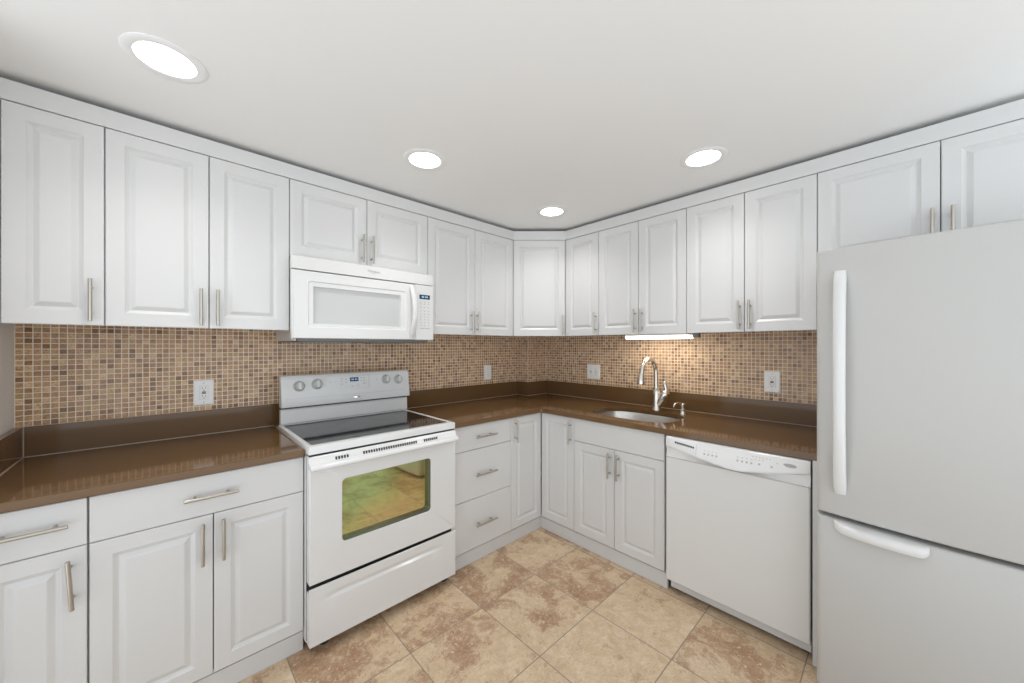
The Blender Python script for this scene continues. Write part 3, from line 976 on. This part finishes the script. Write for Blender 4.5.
b.box(mx(-1.516), mx(-1.444), MF - 0.0014, MF - 0.001, 1.485 - MZ, 1.489 - MZ)
b.build('key', 'lightgrey', kp)
text_mesh('emblem', 'Whirlpool', 0.0175, 'grey_plastic', vt, (mx(-1.806), MF - 0.0003, 1.800 - MZ), (R(90), 0, 0), shear=0.35)
b = MB()
b.loft([[(mx(-1.806) + (0.020) * cos(R(a)), y_, 1.799 - MZ + (0.0105 + d_) * sin(R(a))) for a in range(150, 335, 8)] for y_, d_ in ((MF - 0.0006, 0.0007), (MF - 0.0006, -0.0007))], closed=False, cap0=False, cap1=False)
b.build('emblem_ring', 'grey_plastic', vt)

# ------------------------------------------------------------------ dishwasher (local x = to the right along the wall, -y = into the room)
DW0, DW1 = 1.5680, 2.1955
dc = (DW0 + DW1) / 2
dw = (DW1 - DW0) / 2
t = thing('dishwasher', 'white built-in dishwasher under the worktop between sink cabinet and refrigerator', 'dishwasher', (0, -dc, 0), -pi / 2)
DF = -0.640
b = MB(); b.box(-dw + 0.006, dw - 0.006, -0.585, 0.03, 0.035, CT - CTH - 0.004); b.build('tub', 'grey_plastic', t)
b = MB()
b.loft([R3(rrect(-dw, dw - 0.002, 0.0815, 0.764, 0.004, 3), -0.586), R3(rrect(-dw, dw - 0.002, 0.0815, 0.764, 0.004, 3), DF + 0.005), R3(rrect(-dw + 0.005, dw - 0.007, 0.0865, 0.7625, 0.003, 3), DF)])
b.build('door', 'enamel_soft' if 0 else 'plastic', t, smooth=30)
# control panel with a bowed lower lip
b = MB()
NX = 40
rings = []
za, zb_ = 0.7655, 0.8795
def lip(q):      # height of the smile-shaped lower lip of the panel
    d_ = q - 0.55
    v = (math.sqrt(d_ * d_ + 0.0036) - 0.06) / 0.49
    return za + 0.010 + (0.047 if d_ < 0 else 0.058) * v
for i in range(NX + 1):
    x = -dw + (2 * dw - 0.001) * i / NX
    q = (x + dw) / (2 * dw)
    zl = lip(q)
    pr = 0.005 + 0.032 * max(0.0, math.sin(pi * min(1, q * 1.02))) ** 1.0
    e = 0.004 if i in (0, NX) else 0.0
    y0_ = DF + e
    rings.append([(x, -0.586, za), (x, y0_, za), (x, y0_ + 0.004 + 0.5 * pr, za + 0.45 * (zl - za)), (x, y0_ + 0.004 + 0.5 * pr, max(za + 0.001, zl - 0.006)), (x, y0_ - pr * 0.50, zl - 0.001), (x, y0_ - pr * 0.96, zl + 0.002), (x, y0_ - pr, zl + 0.006), (x, y0_ - pr * 0.95, zl + 0.014),
                  (x, y0_ - 0.002 - pr * 0.25, 0.868), (x, y0_ + 0.002, 0.8765), (x, y0_ + 0.010, zb_), (x, -0.586, zb_)])
b.loft(rings)
dp = b.build('control_panel', 'enamel', t, smooth=50)
def cpy(x, z):
    q = (x + dw) / (2 * dw)
    zl = lip(q)
    pr = 0.005 + 0.032 * max(0.0, math.sin(pi * min(1, q * 1.02)))
    z0_, y0_, z1_, y1_ = zl + 0.014, DF - pr * 0.95, 0.868, DF - 0.002 - pr * 0.25
    return y0_ + (y1_ - y0_) * (z - z0_) / (z1_ - z0_)
def dxu(u):
    return u - dc
b = MB()
b.loft([[(dxu(u_), cpy(dxu(u_), z_) + 0.0004 - d_, z_ + e_) for d_, e_ in ((-0.001, -0.001), (0.0003, -0.001), (0.0003, 0.001), (-0.001, 0.001))] for u_, z_ in ((1.622, 0.853), (1.720, 0.8435))])
for i in range(10):
    u = 1.624 + 0.0105 * i
    x = dxu(u); z = 0.853 - 0.0010 * i
    b.loft([[(x - 0.0036, cpy(x, z) - d_, z - 0.0055), (x + 0.0036, cpy(x, z) - d_, z - 0.0065), (x + 0.0036, cpy(x, z) - d_ , z + 0.0055), (x - 0.0036, cpy(x, z) - d_, z + 0.0055)] for d_ in (-0.002, 0.0012)])
b.build('vent_grille', 'dark', dp)
b = MB()
b.loft([[(dxu(1.7345) + e_, cpy(dxu(1.7345), z) - d_, z) for e_, d_ in ((-0.0007, -0.001), (-0.0007, 0.0006), (0.0007, 0.0006), (0.0007, -0.001))] for z in (0.812, 0.84, 0.866)])
b.build('panel_seam', 'lightgrey', dp)
marks = [(1.7754 + 0.0188 * i, 0.8262) for i in range(4)] + [(1.7754 + 0.0188 * i, 0.842) for i in range(4)]
marks += [(1.924 + 0.019 * i, 0.826) for i in range(4)] + [(1.924 + 0.019 * i, 0.842) for i in range(4)] + [(2.012, 0.828), (2.059, 0.826), (2.079, 0.845)]
marks += [(1.985 + 0.0135 * i, 0.8575) for i in range(6)] + [(1.995, 0.846), (2.010, 0.846), (2.025, 0.846)]
for u, z in marks:
    x = dxu(u)
    w = 0.0042 if z < 0.84 else 0.0028
    h = 0.0042 if z < 0.84 else 0.0016
    b = MB()
    b.loft([[(x - w, cpy(x, z - h) - d_, z - h), (x + w, cpy(x, z - h) - d_, z - h), (x + w, cpy(x, z + h) - d_, z + h), (x - w, cpy(x, z + h) - d_, z + h)] for d_ in (-0.001, 0.0006)])
    b.build('button', 'lightgrey', dp)
ex, ez = dxu(2.1236), 0.8455
b = MB(); b.loft([[(0.026 * s_ * cos(2 * pi * i / 32), y_, 0.0085 * s_ * sin(2 * pi * i / 32)) for i in range(32)] for s_, y_ in ((1, 0.001), (1, -0.0010), (0.9, -0.0016))])
em = b.build('emblem', 'grey_plastic', dp, loc=(ex, cpy(ex, ez), ez), rot=(R(-9), 0, 0))
text_mesh('emblem_lettering', 'Whirlpool', 0.0105, 'print', em, (0, -0.0018, 0), (R(90), 0, 0), shear=0.3)
b = MB(); b.box(-dw + 0.006, dw - 0.004, -0.590, -0.575, 0.020, 0.0815, 0.002, 1); b.build('kick_plate', 'toe', t)
for q in (-dw + 0.03, dw - 0.03):
    b = MB(); b.lathe([(0.016, 0), (0.016, 0.006), (0.006, 0.008), (0.006, 0.036)], 14, Matrix.Translation((q, -0.55, 0))); b.build('leveling_foot', 'dark', t)

# ------------------------------------------------------------------ refrigerator
F0, F1 = 2.2295, 3.067
FTH = 0.0
fc = (F0 + F1) / 2
fw = (F1 - F0) / 2
t = thing('refrigerator', 'large white bottom-freezer refrigerator at the right edge', 'refrigerator', (0, -fc, 0), -pi / 2 - FTH)
# the front left vertical edge (-fw, -0.78) sits at x = -0.78, y = -F0
_q = Matrix.Rotation(-pi / 2 - FTH, 2) @ Vector((-fw, -0.78))
t.location = (-0.78 - _q.x, -F0 - _q.y, 0)
b = MB(); b.box(-fw + 0.004, fw - 0.004, -0.695, 0.03, 0.03, 1.742, 0.006, 2); b.build('body', 'enamel_soft', t, smooth=40)
b = MB(); b.box(-fw + 0.012, fw - 0.012, -0.70, -0.10, 0.0, 0.03); b.build('base_grille', 'dkgrey', t)
FF = -0.780
def bulge(x):
    return 0.036 * (1 - (x / fw) ** 2)
def fridge_door(z0, z1):
    b = MB()
    st = [(0.0, 0.020), (0.0015, 0.0125), (0.004, 0.0075), (0.0075, 0.0035), (0.012, 0.0012), (0.018, 0.0)]
    xs_ = [(-fw + o_, d_) for o_, d_ in st] + [(-fw + 0.018 + (2 * fw - 0.036) * i / 30, 0.0) for i in range(1, 30)] + [(fw - o_, d_) for o_, d_ in reversed(st)]
    rings = []
    for x, d_ in xs_:
        y = FF - bulge(x) + d_
        rings.append([(x, -0.700, z0), (x, y + 0.012, z0), (x, y + 0.006, z0 + 0.0010), (x, y + 0.0020, z0 + 0.0045), (x, y, z0 + 0.011),
                      (x, y, z1 - 0.011), (x, y + 0.0020, z1 - 0.0045), (x, y + 0.006, z1 - 0.0010), (x, y + 0.012, z1), (x, -0.700, z1)])
    b.loft(rings)
    return b
fd = fridge_door(0.7262, 1.7545).build('fresh_food_door', 'enamel_soft', t, smooth=50)
fz = fridge_door(0.0350, 0.7110).build('freezer_drawer', 'enamel_soft', t, smooth=50)
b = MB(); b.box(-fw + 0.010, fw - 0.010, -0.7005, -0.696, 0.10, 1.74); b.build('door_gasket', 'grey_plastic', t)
# tall bowed handle
b = MB()
rings = []
hx = -fw + 0.0725
FH = FF - bulge(hx)
for i in range(29):
    q = i / 28
    z = 0.815 + (1.664 - 0.815) * q
    bow = (4 * q * (1 - q)) ** 0.7
    y = FH - 0.006 - 0.044 * bow
    w = 0.0188 - 0.001 * bow
    thk = 0.011
    if i in (0, 28):
        w *= 0.9
        thk *= 0.6
    rings.append([(hx - w, y + thk, z), (hx - w, y - thk * 0.3, z), (hx - w * 0.7, y - thk * 0.85, z), (hx, y - thk * 1.05, z), (hx + w * 0.7, y - thk * 0.85, z), (hx + w, y - thk * 0.3, z), (hx + w, y + thk, z)])
b.loft(rings)
for q in (0, 1):
    za_ = 0.815 if q == 0 else 1.624
    b.box(hx - 0.013, hx + 0.013, FH - 0.012, FH + 0.003, za_ + 0.003, za_ + 0.037, 0.002, 1)
b.build('handle', 'enamel', fd, smooth=50)
# freezer handle: a long rounded ledge along the top of the drawer
b = MB()
h0, h1 = -fw + 0.054, -fw + 0.296
rings = []
NH = 36
for i in range(NH + 1):
    q = i / NH
    q = 0.5 - 0.5 * cos(pi * q)
    x = h0 + (h1 - h0) * q
    de = min(x - h0, h1 - x) / 0.028
    k_ = math.sqrt(max(0.0, 1 - (1 - min(1, de)) ** 2))
    bow = 1 - (2 * q - 1) ** 2
    pr = (0.030 + 0.018 * bow) * (0.35 + 0.65 * k_)
    zt_, zb2 = 0.7095, 0.7095 - (0.020 + 0.022 * k_)
    FB = FF - bulge(x)
    rings.append([(x, FB + 0.002, zt_), (x, FB - pr * 0.55, zt_ - 0.001), (x, FB - pr * 0.86, zt_ - 0.0045), (x, FB - pr * 0.98, zt_ - 0.011), (x, FB - pr, (zt_ + zb2) / 2),
                  (x, FB - pr * 0.95, zb2 + 0.010), (x, FB - pr * 0.82, zb2 + 0.004), (x, FB - pr * 0.6, zb2), (x, FB - pr * 0.3, zb2 + 0.002), (x, FB + 0.002, zb2 + 0.006)])
b.loft(rings)
b.build('handle', 'enamel', fz, smooth=50)

# ------------------------------------------------------------------ outlets and switches
def screw(b, x, z, y):
    b.lathe([(0.0028, 0), (0.0024, 0.0010)], 10, Matrix.Translation((x, y, z)) @ Matrix.Rotation(pi / 2, 4, 'X'))

def plate(t, w, h):
    b = MB(); b.loft([R3(rrect(-w / 2, w / 2, -h / 2, h / 2, 0.004, 3), 0), R3(rrect(-w / 2, w / 2, -h / 2, h / 2, 0.004, 3), -0.003), R3(rrect(-w / 2 + 0.004, w / 2 - 0.004, -h / 2 + 0.004, h / 2 - 0.004, 0.003, 3), -0.006)])
    p_ = b.build('cover_plate', 'plate', t, smooth=30)
    return p_

def gfci(label, loc, rz):
    t = thing('outlet', label, 'outlet', loc, rz, 'wall outlets')
    plate(t, 0.083, 0.131)
    for q in (0.050, -0.050):
        b = MB(); screw(b, 0, q, -0.006); b.build('screw', 'lightgrey', t)
    b = MB(); b.box(-0.0170, 0.0170, -0.0085, -0.0055, -0.034, 0.034, 0.001, 1); rcp = b.build('receptacle', 'plate', t)
    b = MB(); b.box(-0.0176, 0.0176, -0.0063, -0.0055, -0.0348, 0.0348); b.build('gap_line', 'lightgrey', t)
    b = MB()
    for s in (1, -1):
        zc_ = 0.021 * s
        b.box(-0.0075, -0.0055, -0.0089, -0.0085, zc_ - 0.0035 + 0.003, zc_ + 0.0045 + 0.003)
        b.box(0.0055, 0.0075, -0.0089, -0.0085, zc_ - 0.0035 + 0.003, zc_ + 0.0035 + 0.003)
        b.lathe([(0.0026, 0), (0.0026, 0.0004)], 10, Matrix.Translation((0, -0.0085, zc_ - 0.0075)) @ Matrix.Rotation(pi / 2, 4, 'X'))
    b.build('slots', 'dark', rcp)
    b = MB(); b.box(-0.0085, 0.0085, -0.0098, -0.0085, 0.0006, 0.0062, 0.0004, 1); b.build('reset_button', 'red', rcp)
    b = MB(); b.box(-0.0085, 0.0085, -0.0098, -0.0085, -0.0062, -0.0006, 0.0004, 1); b.build('test_button', 'dark', rcp)
    return t
gfci('white safety outlet with test buttons on the mosaic left of the range', (-2.5168, WA - 0.005, 1.133), 0)
gfci('white safety outlet with test buttons on the mosaic left of the refrigerator', (WB - 0.005, -1.924, 1.156), -pi / 2)

t = thing('outlet', 'plain white double outlet on the mosaic between range and corner', 'outlet', (-0.5842, WA - 0.005, 1.1425), 0, 'wall outlets')
plate(t, 0.079, 0.130)
for s in (1, -1):
    b = MB()
    b.loft([[(x, y, z) for x, z in arc(0, 0.0205 * s, 0.0165, 0, 352, 22)] for y in (-0.0055, -0.0075)])
    rcp = b.build('receptacle', 'plate', t)
    b = MB()
    zc_ = 0.0205 * s
    b.box(-0.0065, -0.005, -0.0079, -0.0075, zc_ - 0.001, zc_ + 0.006)
    b.box(0.005, 0.0065, -0.0079, -0.0075, zc_ - 0.001, zc_ + 0.006)
    b.lathe([(0.0022, 0), (0.0022, 0.0004)], 10, Matrix.Translation((0, -0.0075, zc_ - 0.007)) @ Matrix.Rotation(pi / 2, 4, 'X'))
    b.build('slots', 'print', rcp)
b = MB(); screw(b, 0, 0, -0.006); b.build('screw', 'lightgrey', t)

t = thing('light_switch', 'white double toggle switch plate on the mosaic between the corner and the faucet', 'switch', (WB - 0.005, -0.6283, 1.152), -pi / 2)
plate(t, 0.127, 0.126)
for s, up in ((-1, 1), (1, -1)):
    b = MB()
    b.box(0.023 * s - 0.005, 0.023 * s + 0.005, -0.0068, -0.0055, -0.0125, 0.0125)
    fr = b.build('switch_slot', 'lightgrey', t)
    b = MB()
    c_ = 0.023 * s
    b.loft([[(c_ - 0.004, -0.006, -0.005), (c_ + 0.004, -0.006, -0.005), (c_ + 0.004, -0.006, 0.005), (c_ - 0.004, -0.006, 0.005)],
            [(c_ - 0.0034, -0.019, 0.007 * up - 0.003), (c_ + 0.0034, -0.019, 0.007 * up - 0.003), (c_ + 0.0034, -0.019, 0.007 * up + 0.003), (c_ - 0.0034, -0.019, 0.007 * up + 0.003)]])
    b.build('toggle', 'plastic', fr)
for s in (-1, 1):
    for q in (1, -1):
        b = MB(); screw(b, 0.023 * s, 0.030 * q, -0.006); b.build('screw', 'lightgrey', t)

# ------------------------------------------------------------------ lamps
# strip light under the cabinet over the sink
t = thing('under_cabinet_light', 'lit white strip light fixed under the wall cabinet above the sink', 'light', (-0.13, -1.288, UB + 0.018), -pi / 2)
b = MB(); b.box(-0.226, 0.226, -0.055, 0.055, -0.024, -0.0003, 0.002, 1); hs = b.build('housing', 'plastic', t)
b = MB()
pr_ = [(-0.053, -0.0242), (-0.053, -0.037), (-0.046, -0.0455), (-0.034, -0.048), (0.034, -0.048), (0.046, -0.0455), (0.053, -0.037), (0.053, -0.0242)]
b.prism(pr_, -0.222, 0.222)
b.build('diffuser', 'tube', hs, smooth=50)
b = MB(); b.tube([(0.226, 0.02, -0.006), (0.262, 0.02, -0.008), (0.275, 0.022, -0.012), (0.30, 0.03, -0.010), (0.325, 0.05, -0.006)], 0.0045, 8)
b.box(0.232, 0.275, 0.000, 0.035, -0.040, -0.001, 0.003, 1)
b.build('power_lead', 'dkgrey', t)
ld = bpy.data.lights.new('strip_glow', 'AREA')
ld.shape = 'RECTANGLE'; ld.size = 0.46; ld.size_y = 0.09; ld.energy = UNDERCAB_POWER; ld.color = (1.0, 0.91, 0.77)
lo = bpy.data.objects.new('strip_glow', ld); COL.objects.link(lo); lo.parent = t; lo.location = (0, 0, -0.0495)

for x, y, where in LIGHTS:
    t = thing('ceiling_light', 'round recessed white ceiling light, lit, ' + where, 'light', (x, y, CEIL), 0, 'recessed ceiling lights')
    b = MB()
    rg = []
    for r_, z_ in ((0.107, -0.0003), (0.107, -0.0020), (0.104, -0.0035), (0.086, -0.0045), (0.0775, -0.003), (0.0765, 0.002), (0.094, 0.002)):
        rg.append([(r_ * cos(2 * pi * i / 48), r_ * sin(2 * pi * i / 48), z_) for i in range(48)])
    b.loft(rg, True, False, False)
    b.build('trim_ring', 'baffle', t, smooth=40)
    b = MB()
    rg = []
    for r_, z_ in ((0.0765, 0.001), (0.072, 0.020), (0.062, 0.048), (0.062, 0.056)):
        rg.append([(r_ * cos(2 * pi * i / 48), r_ * sin(2 * pi * i / 48), z_) for i in range(48)])
    b.loft(rg, True, False, True)
    b.build('baffle', 'baffle', t, smooth=40)
    b = MB(); b.lathe([(0.0615, 0.050), (0.059, 0.047), (0.03, 0.0455), (0.001, 0.045)], 40); b.build('lens', 'lens', t, smooth=40)
    ld = bpy.data.lights.new('downlight_glow', 'AREA')
    ld.shape = 'DISK'; ld.size = 0.125; ld.energy = DOWNLIGHT_POWER; ld.spread = R(118); ld.color = (1.0, 0.98, 0.96)
    lo = bpy.data.objects.new('downlight_glow', ld); COL.objects.link(lo); lo.parent = t; lo.location = (0, 0, 0.0435)
